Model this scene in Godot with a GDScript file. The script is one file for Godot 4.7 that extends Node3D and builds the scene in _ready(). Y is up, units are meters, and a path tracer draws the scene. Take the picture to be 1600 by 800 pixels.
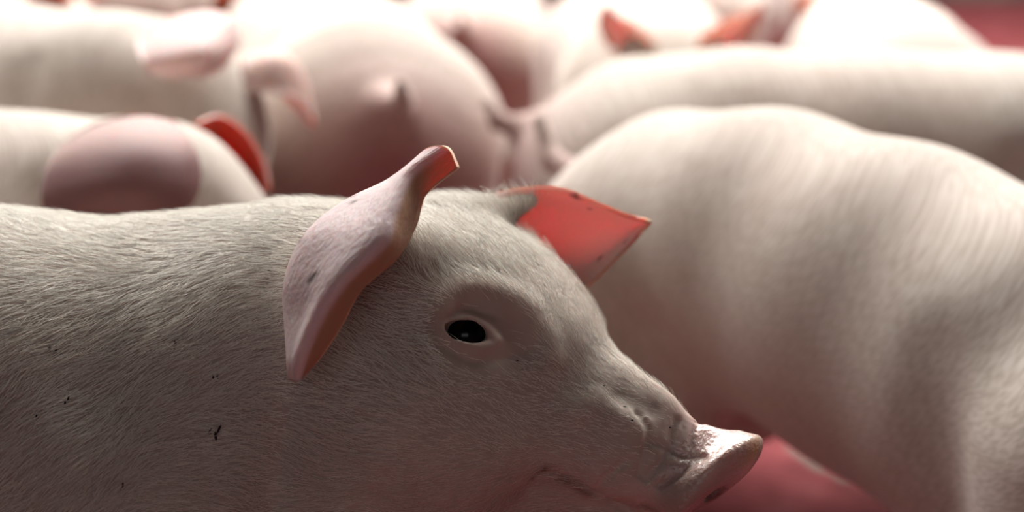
extends Node3D
# A pen of white pigs in a barn lit by a long roof light. One pig in sharp profile, the herd behind it out of focus.

var rng := RandomNumberGenerator.new()
var tex := {}
var mat := {}

# ---------------------------------------------------------------- implicit surfaces
class Prim:
	var kind := 0            # 0 tapered capsule, 1 ellipsoid, 2 loft along x
	var op := 0              # 0 join, 1 carve, 2 dent (amp > 0) or bump (amp < 0)
	var k := 0.03
	var amp := 0.0
	var sigma := 0.01
	var inv := Transform3D.IDENTITY
	var moved := false
	var sc := 1.0
	var a := Vector3.ZERO
	var ba := Vector3.ZERO
	var l2 := 1.0
	var ra := 0.1
	var dr := 0.0
	var x0 := 0.0
	var dx := 0.01
	var n := 0
	var mid := PackedFloat32Array()
	var hh := PackedFloat32Array()
	var hw := PackedFloat32Array()
	var boxy := 2.0          # over 2: flatter on top
	var egg := 0.0           # narrower above than below
	var path := PackedVector3Array()
	var lo := Vector3.ZERO
	var hi := Vector3.ZERO
	func dist(p: Vector3) -> float:
		if moved:
			p = inv * p
		if kind == 0:
			var pa := p - a
			var h := clampf(pa.dot(ba) / l2, 0.0, 1.0)
			return ((pa - ba * h).length() - ra - dr * h) * sc
		if kind == 3:
			var far := (p - p.clamp(lo, hi)).length()
			if far > 3.0 * sigma:
				return far
			var best := 1e9
			for i in path.size() - 1:
				var w := path[i + 1] - path[i]
				var t := clampf((p - path[i]).dot(w) / maxf(w.length_squared(), 1e-10), 0.0, 1.0)
				best = minf(best, (p - path[i] - w * t).length())
			return best
		if kind == 1:
			return (p.length() - 1.0) * sc
		var fx := (p.x - x0) / dx
		var over := 0.0
		if fx < 0.0:
			over = -fx * dx
			fx = 0.0
		elif fx > n - 1.001:
			over = (fx - n + 1.001) * dx
			fx = n - 1.001
		var i := int(fx)
		var t := fx - i
		var c := lerpf(mid[i], mid[i + 1], t)
		var y := lerpf(hh[i], hh[i + 1], t)
		var z := lerpf(hw[i], hw[i + 1], t)
		var qy := (p.y - c) / y
		var qz := p.z / (z * (1.0 - egg * clampf(qy, -1.0, 1.0)))
		var q := sqrt(qy * qy + qz * qz)
		if boxy > 2.0 and qy > 0.0:
			var nb := lerpf(2.0, boxy, clampf((0.15 - p.x) / 0.06, 0.0, 1.0))
			q = pow(pow(qy, nb) + pow(absf(qz), nb), 1.0 / nb)
		var d := (q - 1.0) * minf(y, z)
		if over > 0.0:
			return maxf(d, 0.0) + over if d < 0.0 else sqrt(d * d + over * over)
		return d

class Field:
	var prims: Array[Prim] = []
	var spots := []           # [centre, radius, colour, strength]
	var base := Color(0.6, 0.5, 0.45)
	var alt := Color(0.5, 0.4, 0.36)
	var wet_at := Transform3D.IDENTITY   # into the head's frame
	var wet_x := 9.0                     # past this x of the head the skin is bare and wet
	var hair := Vector3(-0.8, -0.6, 0.0)
	var noise := FastNoiseLite.new()

	func cone(a: Vector3, b: Vector3, ra: float, rb: float, k := 0.03, ws := 1.0, fr := Transform3D.IDENTITY, z0 := 0.0) -> Prim:
		var p := Prim.new()
		p.k = k
		p.a = a
		p.ba = b - a
		p.l2 = maxf(p.ba.length_squared(), 1e-9)
		p.ra = ra
		p.dr = rb - ra
		if fr != Transform3D.IDENTITY or ws != 1.0:
			p.moved = true
			p.inv = Transform3D(Basis.from_scale(Vector3(1, 1, 1.0 / ws)), Vector3(0, 0, -z0 / ws)) * fr.affine_inverse()
			p.sc = minf(1.0, ws)
		prims.append(p)
		return p

	func ball(c: Vector3, r: Vector3, k := 0.03, fr := Transform3D.IDENTITY, turn := Basis.IDENTITY) -> Prim:
		var p := Prim.new()
		p.kind = 1
		p.k = k
		p.moved = true
		p.inv = (fr * Transform3D(turn * Basis.from_scale(r), c)).affine_inverse()
		p.sc = minf(r.x, minf(r.y, r.z))
		prims.append(p)
		return p

	func dent(a: Vector3, b: Vector3, sigma: float, amp: float, fr := Transform3D.IDENTITY) -> void:
		var p := cone(a, b, 0.0, 0.0, 0.0, 1.0, fr)
		p.op = 2
		p.sigma = sigma
		p.amp = amp

	func onto(p: Vector3, steps := 7) -> Vector3:
		for i in steps:
			var d := eval(p, prims)
			var g := Vector3(eval(p + Vector3(0.002, 0, 0), prims) - d, eval(p + Vector3(0, 0.002, 0), prims) - d, eval(p + Vector3(0, 0, 0.002), prims) - d)
			p -= g.normalized() * d * 0.9
		return p

	# a line pressed into (or raised from) the skin; its points are first laid onto the surface
	func groove(pts: Array, sig: float, depth: float, fr: Transform3D, side := 1.0) -> void:
		var on := PackedVector3Array()
		for i in pts.size() - 1:
			for h in 2:
				var q: Vector3 = pts[i].lerp(pts[i + 1], h * 0.5)
				on.append(onto(fr * Vector3(q.x, q.y, q.z * side)))
		var z: Vector3 = pts[-1]
		on.append(onto(fr * Vector3(z.x, z.y, z.z * side)))
		var p := Prim.new()
		p.kind = 3
		p.op = 2
		p.sigma = sig
		p.amp = depth
		p.path = on
		p.lo = on[0]
		p.hi = on[0]
		for q in on:
			p.lo = p.lo.min(q)
			p.hi = p.hi.max(q)
		prims.append(p)

	func loft(xs: Array, top: Array, low: Array, wide: Array, k: float, fr: Transform3D) -> Prim:
		var p := Prim.new()
		p.kind = 2
		p.k = k
		p.moved = true
		p.inv = fr.affine_inverse()
		p.n = 64
		p.x0 = xs[0]
		p.dx = (xs[-1] - xs[0]) / 63.0
		var cs := []
		for table in [top, low, wide]:
			var c := PackedFloat32Array()
			for i in 64:
				var x: float = p.x0 + p.dx * i
				var j := 0
				while j < xs.size() - 2 and x > xs[j + 1]:
					j += 1
				var t: float = clampf((x - xs[j]) / (xs[j + 1] - xs[j]), 0.0, 1.0)
				var h: float = xs[j + 1] - xs[j]
				var m0: float = (table[j + 1] - table[j - 1]) / (xs[j + 1] - xs[j - 1]) if j > 0 else (table[1] - table[0]) / (xs[1] - xs[0])
				var m1: float = (table[j + 2] - table[j]) / (xs[j + 2] - xs[j]) if j + 2 < xs.size() else (table[j + 1] - table[j]) / h
				c.append((2 * t * t * t - 3 * t * t + 1) * table[j] + (t * t * t - 2 * t * t + t) * h * m0 + (3 * t * t - 2 * t * t * t) * table[j + 1] + (t * t * t - t * t) * h * m1)
			cs.append(c)
		for i in 64:
			p.mid.append((cs[0][i] + cs[1][i]) / 2)
			p.hh.append(maxf(0.004, (cs[0][i] - cs[1][i]) / 2))
			p.hw.append(maxf(0.004, cs[2][i]))
		prims.append(p)
		return p

	func eval(p: Vector3, use: Array[Prim]) -> float:
		var d := 10.0
		for q in use:
			var e := q.dist(p)
			if q.op == 0:
				var h := maxf(q.k - absf(d - e), 0.0)
				d = minf(d, e) - h * h * 0.25 / maxf(q.k, 1e-6)
			elif q.op == 1:
				var h := maxf(q.k - absf(d + e), 0.0)
				d = maxf(d, -e) + h * h * 0.25 / maxf(q.k, 1e-6)
			else:
				var s := e / q.sigma
				if s < 3.0:
					d += q.amp * exp(-s * s)
		return d

	func near(c: Vector3, r: float) -> Array[Prim]:
		var best := 1e9
		var ds := PackedFloat32Array()
		for q in prims:
			var e := q.dist(c)
			ds.append(e)
			if q.op == 0:
				best = minf(best, e)
		var use: Array[Prim] = []
		for i in prims.size():
			var q := prims[i]
			if q.op == 0 and ds[i] < best + 2.6 * r + q.k or q.op == 1 and ds[i] < q.k + 2.6 * r or q.op == 2 and ds[i] < 3.0 * q.sigma + r:
				use.append(q)
		return use

	func tint(v: Vector3) -> Color:
		var t := clampf(noise.get_noise_3dv(v * 9.0) * 0.9 + noise.get_noise_3dv(v * 60.0) * 0.5 + 0.4, 0.0, 1.0)
		var c := base.lerp(alt, t)
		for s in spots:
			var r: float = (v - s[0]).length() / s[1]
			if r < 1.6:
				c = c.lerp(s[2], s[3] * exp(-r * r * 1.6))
		return c

	# naive surface nets over [lo, hi]; visits only the blocks that the surface may cross
	func mesh(lo: Vector3, hi: Vector3, cell: float, keep := 0, cut := Vector3.ZERO) -> Dictionary:
		var nx := int(ceil((hi.x - lo.x) / cell)) + 1
		var ny := int(ceil((hi.y - lo.y) / cell)) + 1
		var nz := int(ceil((hi.z - lo.z) / cell)) + 1
		var val := PackedFloat32Array()
		val.resize(nx * ny * nz)
		val.fill(1e9)
		var sy := nx
		var sz := nx * ny
		var b := 6
		var rad := cell * b * 0.5 * 1.7321
		var cells: Array[PackedInt32Array] = []
		var uses := []
		for kz in range(0, nz - 1, b):
			for ky in range(0, ny - 1, b):
				for kx in range(0, nx - 1, b):
					var c := lo + Vector3(kx + b * 0.5, ky + b * 0.5, kz + b * 0.5) * cell
					var use := near(c, rad)
					if use.is_empty() or absf(eval(c, use)) > rad * 1.35 + 0.006:
						continue
					cells.append(PackedInt32Array([kx, ky, kz]))
					uses.append(use)
					for z in range(kz, mini(kz + b + 1, nz)):
						for y in range(ky, mini(ky + b + 1, ny)):
							var at := z * sz + y * sy + kx
							for x in range(kx, mini(kx + b + 1, nx)):
								if val[at] > 1e8:
									val[at] = eval(lo + Vector3(x, y, z) * cell, use)
								at += 1
		var vert := PackedVector3Array()
		var norm := PackedVector3Array()
		var cols := PackedColorArray()
		var uv := PackedVector2Array()
		var of := {}
		var corner := [Vector3(0, 0, 0), Vector3(1, 0, 0), Vector3(0, 1, 0), Vector3(1, 1, 0), Vector3(0, 0, 1), Vector3(1, 0, 1), Vector3(0, 1, 1), Vector3(1, 1, 1)]
		var step := [0, 1, sy, sy + 1, sz, sz + 1, sz + sy, sz + sy + 1]
		var edges := [[0, 1], [2, 3], [4, 5], [6, 7], [0, 2], [1, 3], [4, 6], [5, 7], [0, 4], [1, 5], [2, 6], [3, 7]]
		var e := cell * 0.6
		var across := hair.cross(Vector3(0, 0, 1)).normalized()
		for i in cells.size():
			var kx := cells[i][0]
			var ky := cells[i][1]
			var kz := cells[i][2]
			for z in range(kz, mini(kz + b, nz - 1)):
				for y in range(ky, mini(ky + b, ny - 1)):
					for x in range(kx, mini(kx + b, nx - 1)):
						var at := z * sz + y * sy + x
						var in0 := val[at] < 0.0
						if (val[at + 1] < 0.0) == in0 and (val[at + sy] < 0.0) == in0 and (val[at + sz] < 0.0) == in0 and (val[at + sy + 1] < 0.0) == in0 and (val[at + sz + 1] < 0.0) == in0 and (val[at + sz + sy] < 0.0) == in0 and (val[at + sz + sy + 1] < 0.0) == in0:
							continue
						var sum := Vector3.ZERO
						var count := 0
						for ed in edges:
							var va := val[at + step[ed[0]]]
							var vb := val[at + step[ed[1]]]
							if (va < 0.0) != (vb < 0.0):
								sum += corner[ed[0]].lerp(corner[ed[1]], va / (va - vb))
								count += 1
						var p: Vector3 = lo + (Vector3(x, y, z) + sum / count) * cell
						var use: Array[Prim] = uses[i]
						var d0 := eval(p, use)
						var g := Vector3(eval(p + Vector3(e, 0, 0), use) - d0, eval(p + Vector3(0, e, 0), use) - d0, eval(p + Vector3(0, 0, e), use) - d0) / e
						var l := maxf(g.length(), 0.2)
						p -= g / l * clampf(d0 / l, -cell * 0.5, cell * 0.5)
						of[at] = vert.size()
						vert.append(p)
						norm.append(g.normalized())
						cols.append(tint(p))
						uv.append(Vector2(p.dot(hair) * 1.0, p.dot(across) + p.z * 0.8))
		var tri := PackedInt32Array()
		var tri2 := PackedInt32Array()
		for at in of:
			var x: int = at % nx
			var y: int = (at / nx) % ny
			var z: int = at / sz
			for axis in 3:
				var o: int = [1, sy, sz][axis]
				var u: int = [sy, sz, 1][axis]
				var w: int = [sz, 1, sy][axis]
				if [y, z, x][axis] == 0 or [z, x, y][axis] == 0:
					continue
				var v0 := val[at]
				var v1 := val[at + o]
				if (v0 < 0.0) == (v1 < 0.0) or v1 > 1e8:
					continue
				if not (of.has(at - u) and of.has(at - w) and of.has(at - u - w)):
					continue
				var q: Array = [of[at - u - w], of[at - w], of[at], of[at - u]]
				if v0 < 0.0:
					q = [q[3], q[2], q[1], q[0]]
				var at0 := vert[q[0]]
				if keep == 1 and not (at0.x < cut.x + 0.004 or at0.y < cut.y + 0.004) or keep == 2 and not (at0.x > cut.x and at0.y > cut.y):
					continue
				var wet: bool = wet_x < 5.0 and (wet_at * vert[q[0]]).x > wet_x + 0.014 * noise.get_noise_3dv(vert[q[0]] * 60.0)
				var into := tri2 if wet else tri
				into.append_array(PackedInt32Array([q[0], q[1], q[2], q[0], q[2], q[3]]))
				if wet: tri2 = into
				else: tri = into
		return {"v": vert, "n": norm, "c": cols, "uv": uv, "t": tri, "t2": tri2}

func array_mesh(parts: Array) -> ArrayMesh:
	var m := ArrayMesh.new()
	var v := PackedVector3Array(); var n := PackedVector3Array(); var c := PackedColorArray(); var uv := PackedVector2Array()
	var t := PackedInt32Array(); var t2 := PackedInt32Array()
	for d in parts:
		var off := v.size()
		v.append_array(d.v); n.append_array(d.n); c.append_array(d.c); uv.append_array(d.uv)
		for i in d.t: t.append(i + off)
		for i in d.t2: t2.append(i + off)
	for tt in [t, t2]:
		if tt.is_empty(): continue
		var a := []
		a.resize(Mesh.ARRAY_MAX)
		a[Mesh.ARRAY_VERTEX] = v; a[Mesh.ARRAY_NORMAL] = n; a[Mesh.ARRAY_COLOR] = c; a[Mesh.ARRAY_TEX_UV] = uv; a[Mesh.ARRAY_INDEX] = tt
		m.add_surface_from_arrays(Mesh.PRIMITIVE_TRIANGLES, a)
	return m

# ---------------------------------------------------------------- thin curved sheets with thickness (ears)
func cat(a: Vector3, b: Vector3, c: Vector3, d: Vector3, t: float) -> Vector3:
	return 0.5 * (2.0 * b + (c - a) * t + (2.0 * a - 5.0 * b + 4.0 * c - d) * t * t + (3.0 * b - a - 3.0 * c + d) * t * t * t)

func sample(g: Array, u: float, v: float) -> Vector3:
	var rows: int = g.size()
	var cols: int = g[0].size()
	var i := mini(int(u * (rows - 1)), rows - 2)
	var j := mini(int(v * (cols - 1)), cols - 2)
	var tu := u * (rows - 1) - i
	var tv := v * (cols - 1) - j
	var r: Array[Vector3] = []
	for a in range(i - 1, i + 3):
		var q: Array = g[clampi(a, 0, rows - 1)]
		var p: Array[Vector3] = []
		for b in range(j - 1, j + 3):
			var w: Vector3 = q[clampi(b, 0, cols - 1)]
			if b < 0: w = 2.0 * q[0] - q[1]
			if b >= cols: w = 2.0 * q[cols - 1] - q[cols - 2]
			p.append(w)
		r.append(cat(p[0], p[1], p[2], p[3], tv))
	return cat(r[0], r[1], r[2], r[3], tu)

func quad(st: SurfaceTool, paint: int, s: int, a: Vector3, b: Vector3, c: Vector3, d: Vector3, ua: Vector2, ub: Vector2, uc: Vector2, ud: Vector2) -> void:
	for k in [[a, ua], [b, ub], [c, uc], [a, ua], [c, uc], [d, ud]]:
		var w: Vector2 = k[1]
		st.set_color(near_paint(k[0], s, w.x, w.y) if paint == 1 else far_paint(k[0], s, w.x, w.y) if paint == 2 else ear_paint(paint, s, w.y))
		st.set_uv(w)
		st.add_vertex(k[0])

func ear_mesh(g: Array, thick: float, paint: int, nu := 40, nv := 28) -> ArrayMesh:
	var mid := []
	for i in nu + 1:
		var row := PackedVector3Array()
		for j in nv + 1:
			row.append(sample(g, float(i) / nu, float(j) / nv))
		mid.append(row)
	var st := SurfaceTool.new()
	st.begin(Mesh.PRIMITIVE_TRIANGLES)
	st.set_smooth_group(0)
	var side := []
	for s in [1.0, -1.0]:
		var pts := []
		for i in nu + 1:
			var row := PackedVector3Array()
			for j in nv + 1:
				var du: Vector3 = mid[mini(i + 1, nu)][j] - mid[maxi(i - 1, 0)][j]
				var dv: Vector3 = mid[i][mini(j + 1, nv)] - mid[i][maxi(j - 1, 0)]
				var n := du.cross(dv).normalized()
				var rim := minf(minf(i, nu - i) / float(nu), minf(j, nv - j) / float(nv))
				var w := thick * (0.55 + 0.45 * clampf(rim / 0.12, 0.0, 1.0))
				row.append(mid[i][j] + n * w * 0.5 * s)
			pts.append(row)
		side.append(pts)
	for s in 2:
		for i in nu:
			for j in nv:
				var p = side[s]
				var a := Vector2(i, j) / Vector2(nu, nv); var b := Vector2(i + 1, j) / Vector2(nu, nv); var c := Vector2(i + 1, j + 1) / Vector2(nu, nv); var d := Vector2(i, j + 1) / Vector2(nu, nv)
				if s == 1: quad(st, paint, s, p[i][j], p[i + 1][j], p[i + 1][j + 1], p[i][j + 1], a, b, c, d)
				else: quad(st, paint, s, p[i][j + 1], p[i + 1][j + 1], p[i + 1][j], p[i][j], d, c, b, a)
	var ring := []
	for i in nu + 1: ring.append([i, 0])
	for j in range(1, nv + 1): ring.append([nu, j])
	for i in range(nu - 1, -1, -1): ring.append([i, nv])
	for j in range(nv - 1, 0, -1): ring.append([0, j])
	for q in ring.size():
		var a = ring[q]; var b = ring[(q + 1) % ring.size()]
		var ua := Vector2(a[0], a[1]) / Vector2(nu, nv); var ub := Vector2(b[0], b[1]) / Vector2(nu, nv)
		var p0: Vector3 = side[0][a[0]][a[1]]; var p1: Vector3 = side[0][b[0]][b[1]]; var p2: Vector3 = side[1][b[0]][b[1]]; var p3: Vector3 = side[1][a[0]][a[1]]
		var out0: Vector3 = (mid[a[0]][a[1]] - mid[clampi(a[0], 1, nu - 1)][clampi(a[1], 1, nv - 1)]).normalized() * thick * 0.3
		var out1: Vector3 = (mid[b[0]][b[1]] - mid[clampi(b[0], 1, nu - 1)][clampi(b[1], 1, nv - 1)]).normalized() * thick * 0.3
		var m0 := (p0 + p3) / 2 + out0
		var m1 := (p1 + p2) / 2 + out1
		quad(st, paint, 2, m0, m1, p1, p0, ua, ub, ub, ua)
		quad(st, paint, 2, p3, p2, m1, m0, ua, ub, ub, ua)
	st.index()
	st.generate_normals()
	return st.commit()

# ---------------------------------------------------------------- naming and tagging
func thing(called: String, label: String, category: String, at := Vector3.ZERO, turn := 0.0, group := "") -> Node3D:
	var o := Node3D.new()
	o.name = called
	add_child(o, true)
	o.position = at
	o.rotation.y = turn
	o.set_meta("label", label)
	o.set_meta("category", category)
	if group: o.set_meta("group", group)
	return o

func part(called: String, m: Mesh, mt: Variant, parent: Node3D, label := "") -> MeshInstance3D:
	var o := MeshInstance3D.new()
	o.name = called
	o.mesh = m
	if mt is Array:
		for i in m.get_surface_count(): o.set_surface_override_material(i, mt[mini(i, mt.size() - 1)])
	elif mt: o.material_override = mt
	if label: o.set_meta("label", label)
	parent.add_child(o, true)
	return o

func structure(called: String, m: Mesh, mt: Material, at: Vector3, label: String, turn := Vector3.ZERO) -> MeshInstance3D:
	var o := part(called, m, mt, self, label)
	o.position = at
	o.rotation = turn
	o.set_meta("kind", "structure")
	return o

func box(x: float, y: float, z: float) -> BoxMesh:
	var b := BoxMesh.new()
	b.size = Vector3(x, y, z)
	return b

# ---------------------------------------------------------------- textures and materials
func noise_tex(key: String, freq: float, oct: int, ramp: Array, w := 512, h := 512, as_normal := false) -> NoiseTexture2D:
	if tex.has(key): return tex[key]
	var n := FastNoiseLite.new()
	n.seed = key.hash() % 1000
	n.noise_type = FastNoiseLite.TYPE_SIMPLEX_SMOOTH
	n.frequency = freq
	n.fractal_octaves = oct
	var t := NoiseTexture2D.new()
	t.width = w; t.height = h
	t.seamless = true
	t.noise = n
	if ramp:
		var g := Gradient.new()
		g.offsets = PackedFloat32Array(ramp.map(func(r): return r[0]))
		g.colors = PackedColorArray(ramp.map(func(r): return r[1]))
		t.color_ramp = g
	t.as_normal_map = as_normal
	tex[key] = t
	return t

func make_materials() -> void:
	var s := StandardMaterial3D.new()         # the near pig's skin under its bristles
	s.vertex_color_use_as_albedo = true
	s.roughness = 0.72
	s.metallic_specular = 0.3
	noise_tex("streak", 0.02, 4, [[0.25, Color(0.88, 0.86, 0.84)], [0.75, Color(1, 1, 1)]], 512, 512)
	s.uv1_scale = Vector3(6, 6, 6)
	s.uv1_triplanar = true
	s.heightmap_enabled = true
	s.heightmap_texture = noise_tex("relief", 0.02, 3, [])
	s.heightmap_scale = 0.08
	s.subsurf_scatter_enabled = true
	s.subsurf_scatter_strength = 0.15
	mat.skin = s
	var wet := StandardMaterial3D.new()       # the wet snout
	wet.vertex_color_use_as_albedo = true
	wet.roughness = 0.27
	wet.metallic_specular = 0.55
	wet.subsurf_scatter_enabled = true
	wet.subsurf_scatter_strength = 0.25
	wet.heightmap_enabled = true
	wet.heightmap_texture = noise_tex("pores", 0.03, 4, [])
	wet.heightmap_scale = 0.12
	wet.uv1_scale = Vector3(14, 14, 14)
	wet.uv1_triplanar = true
	wet.clearcoat_enabled = true
	wet.clearcoat = 0.4
	wet.clearcoat_roughness = 0.18
	mat.wet = wet
	var e := StandardMaterial3D.new()         # thin ears that the light shines through
	e.vertex_color_use_as_albedo = true
	e.roughness = 0.6
	e.metallic_specular = 0.3
	e.subsurf_scatter_enabled = true
	e.subsurf_scatter_strength = 1.0
	e.heightmap_enabled = true
	e.heightmap_texture = tex["relief"]
	e.uv1_scale = Vector3(2, 3, 1)
	e.heightmap_scale = 0.05
	e.subsurf_scatter_strength = 0.3
	mat.ear = e
	var le: StandardMaterial3D = e.duplicate()   # ear with the light right behind it
	le.subsurf_scatter_strength = 0.6
	mat.lit_ear = le
	var fe: StandardMaterial3D = e.duplicate()
	fe.subsurf_scatter_strength = 0.55
	mat.far_ear = fe
	var h := StandardMaterial3D.new()
	h.vertex_color_use_as_albedo = true
	h.roughness = 0.5
	h.metallic_specular = 0.4
	h.backlight_enabled = true
	h.backlight = Color(0.4, 0.38, 0.34)
	mat.hair = h
	var coat := StandardMaterial3D.new()      # the herd: skin and bristles too far and blurred to tell apart
	coat.vertex_color_use_as_albedo = true
	coat.roughness = 0.75
	coat.metallic_specular = 0.25
	coat.albedo_texture = tex["streak"]
	coat.uv1_scale = Vector3(6, 30, 1)
	coat.rim_enabled = true
	coat.rim = 0.5
	mat.coat = coat
	var eye := StandardMaterial3D.new()
	eye.albedo_color = Color(0.02, 0.015, 0.015)
	eye.roughness = 0.15
	eye.metallic_specular = 0.3
	mat.eye = eye
	var hoof := StandardMaterial3D.new()
	hoof.albedo_color = Color(0.25, 0.2, 0.16)
	hoof.roughness = 0.6
	mat.hoof = hoof
	var dirt := StandardMaterial3D.new()
	dirt.albedo_color = Color(0.09, 0.075, 0.065)
	dirt.roughness = 0.9
	mat.dirt = dirt
	var fl := StandardMaterial3D.new()
	fl.albedo_texture = noise_tex("floor", 0.012, 5, [[0.2, Color(0.36, 0.155, 0.16)], [0.55, Color(0.47, 0.22, 0.235)], [0.85, Color(0.51, 0.29, 0.295)]])
	fl.uv1_triplanar = true
	fl.uv1_world_triplanar = true
	fl.uv1_scale = Vector3(0.9, 0.9, 0.9)
	fl.roughness = 0.85
	fl.metallic_specular = 0.25
	fl.heightmap_enabled = true
	fl.heightmap_texture = tex["relief"]
	fl.heightmap_scale = 0.3
	mat.floor = fl
	var wall := StandardMaterial3D.new()
	wall.albedo_texture = noise_tex("wall", 0.01, 4, [[0.2, Color(0.26, 0.25, 0.23)], [0.8, Color(0.36, 0.345, 0.32)]])
	wall.uv1_triplanar = true
	wall.uv1_world_triplanar = true
	wall.uv1_scale = Vector3(0.5, 0.5, 0.5)
	wall.roughness = 0.9
	mat.wall = wall
	var ceil_m := StandardMaterial3D.new()
	ceil_m.albedo_color = Color(0.2, 0.19, 0.175)
	ceil_m.roughness = 0.9
	mat.ceiling = ceil_m
	var glow := StandardMaterial3D.new()
	glow.albedo_color = Color(0.9, 0.93, 0.95)
	glow.emission_enabled = true
	glow.emission = Color(0.95, 0.97, 1.0)
	glow.emission_energy_multiplier = 2.0
	mat.glow = glow
	var dim: StandardMaterial3D = glow.duplicate()
	dim.emission_energy_multiplier = 0.8
	mat.dim_glow = dim
	var dung := StandardMaterial3D.new()
	dung.albedo_color = Color(0.36, 0.37, 0.33)
	dung.roughness = 0.8
	mat.dung = dung

# ---------------------------------------------------------------- pigs
const HX := [-0.10, -0.07, -0.04, -0.014, 0.019, 0.047, 0.066, 0.092, 0.118, 0.147, 0.174, 0.197, 0.2135, 0.228]
const HTOP := [-0.030, 0.012, 0.040, 0.0490, 0.0550, 0.0580, 0.0575, 0.0530, 0.0438, 0.0438, 0.0445, 0.0395, 0.0440, 0.0490]
const HLOW := [-0.11, -0.115, -0.115, -0.110, -0.100, -0.090, -0.080, -0.066, -0.052, -0.042, -0.036, -0.030, -0.026, -0.022]
const HW := [0.070, 0.085, 0.094, 0.097, 0.097, 0.094, 0.087, 0.075, 0.063, 0.048, 0.0415, 0.035, 0.0325, 0.035]
# lines on the face, in the head's frame, right half
const BROW := [Vector3(0.015, 0.014, 0.064), Vector3(0.013, 0.029, 0.062), Vector3(0.017, 0.043, 0.057), Vector3(0.0286, 0.0538, 0.050), Vector3(0.0475, 0.0597, 0.044), Vector3(0.0685, 0.0577, 0.042), Vector3(0.0867, 0.0469, 0.043), Vector3(0.098, 0.036, 0.045)]
const UPPER_LID := [Vector3(0.0265, 0.0120, 0.071), Vector3(0.0300, 0.0245, 0.070), Vector3(0.0375, 0.0340, 0.068), Vector3(0.0470, 0.0368, 0.066), Vector3(0.0575, 0.0315, 0.065)]
const LOWER_LID := [Vector3(0.0285, 0.0110, 0.071), Vector3(0.0410, 0.0100, 0.070), Vector3(0.0520, 0.0160, 0.069), Vector3(0.0580, 0.0240, 0.066), Vector3(0.0600, 0.0305, 0.065)]
const LID_CREASE := [Vector3(0.0195, 0.0193, 0.070), Vector3(0.0249, 0.0326, 0.067), Vector3(0.0345, 0.0433, 0.064), Vector3(0.0490, 0.0460, 0.061)]
const BAG := [Vector3(0.032, -0.002, 0.071), Vector3(0.052, 0.003, 0.070), Vector3(0.0662, 0.0173, 0.066), Vector3(0.075, 0.026, 0.06)]
const MOUTH := [Vector3(0.1322, -0.0404, 0.056), Vector3(0.1431, -0.0368, 0.055), Vector3(0.1580, -0.0345, 0.053), Vector3(0.1717, -0.0390, 0.050), Vector3(0.195, -0.040, 0.036), Vector3(0.215, -0.037, 0.015)]
const FOLDS := [[Vector3(0.1651, 0.0354, 0.030), Vector3(0.1790, 0.0333, 0.034), Vector3(0.1851, 0.0190, 0.038), Vector3(0.1910, 0.0014, 0.042)], [Vector3(0.1898, 0.0387, 0.012), Vector3(0.1966, 0.0308, 0.030), Vector3(0.1984, 0.0168, 0.036), Vector3(0.196, 0.0, 0.04)],
	[Vector3(0.2006, 0.0423, 0.0), Vector3(0.2035, 0.0400, 0.015), Vector3(0.2085, 0.0330, 0.030), Vector3(0.2102, 0.0201, 0.036), Vector3(0.2059, 0.002, 0.040)], [Vector3(0.1854, 0.0243, 0.036), Vector3(0.1973, 0.0334, 0.032), Vector3(0.2084, 0.0394, 0.028)], [Vector3(0.178, 0.005, 0.045), Vector3(0.172, -0.015, 0.045), Vector3(0.174, -0.03, 0.045)]]
const NOSE_LINE := [Vector3(0.1313, 0.0127, 0.045), Vector3(0.1394, 0.0250, 0.040), Vector3(0.1599, 0.0270, 0.036), Vector3(0.1740, 0.0240, 0.034)]

func add_head(f: Field, fr: Transform3D, fine: bool) -> void:
	var skull := f.loft(HX, HTOP, HLOW, HW, 0.035, fr)
	skull.egg = 0.42
	skull.boxy = 2.9
	# lower jaw under the snout
	f.cone(Vector3(-0.02, -0.085, 0), Vector3(0.13, -0.066, 0), 0.055, 0.032, 0.02, 1.0, fr)
	f.cone(Vector3(0.13, -0.066, 0), Vector3(0.200, -0.052, 0), 0.031, 0.024, 0.015, 1.1, fr)
	for s in [-1.0, 1.0]:
		f.ball(Vector3(0.005, -0.078, 0.070 * s), Vector3(0.085, 0.052, 0.042), 0.06, fr)          # jowl
		f.ball(Vector3(0.150, -0.010, 0.024 * s), Vector3(0.042, 0.032, 0.022), 0.02, fr)         # lip pad
	# the disc of the snout: a thin flared plate, top edge leaning forward, turned a little to the right
	var disc := Basis(Vector3.UP, -0.24) * Basis(Vector3(0, 0, 1), -0.15)
	f.ball(Vector3(0.2345, 0.0200, 0.001), Vector3(0.0130, 0.0380, 0.0375), 0.014, fr, disc)
	if not fine:
		return
	for s in [-1.0, 1.0]:
		var n := f.cone(Vector3(0.256, 0.010, 0.0155 * s + 0.003), Vector3(0.222, 0.012, 0.014 * s), 0.0075, 0.005, 0.006, 1.0, fr)
		n.op = 1

# a frame on the skin at the eye: x along the slit, z out of the head
func eye_frame(f: Field, fr: Transform3D, s: float) -> Transform3D:
	var p := f.onto(fr * Vector3(0.0390, 0.0195, 0.068 * s), 9)
	var d := f.eval(p, f.prims)
	var n := Vector3(f.eval(p + Vector3(0.004, 0, 0), f.prims) - d, f.eval(p + Vector3(0, 0.004, 0), f.prims) - d, f.eval(p + Vector3(0, 0, 0.004), f.prims) - d).normalized()
	n = n.lerp(fr.basis.z * s, 0.3).normalized()
	var x := fr.basis * Vector3(0.84, 0.54, 0.0)
	x = (x - n * x.dot(n)).normalized()
	return Transform3D(Basis(x, n.cross(x), n), p)

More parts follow.
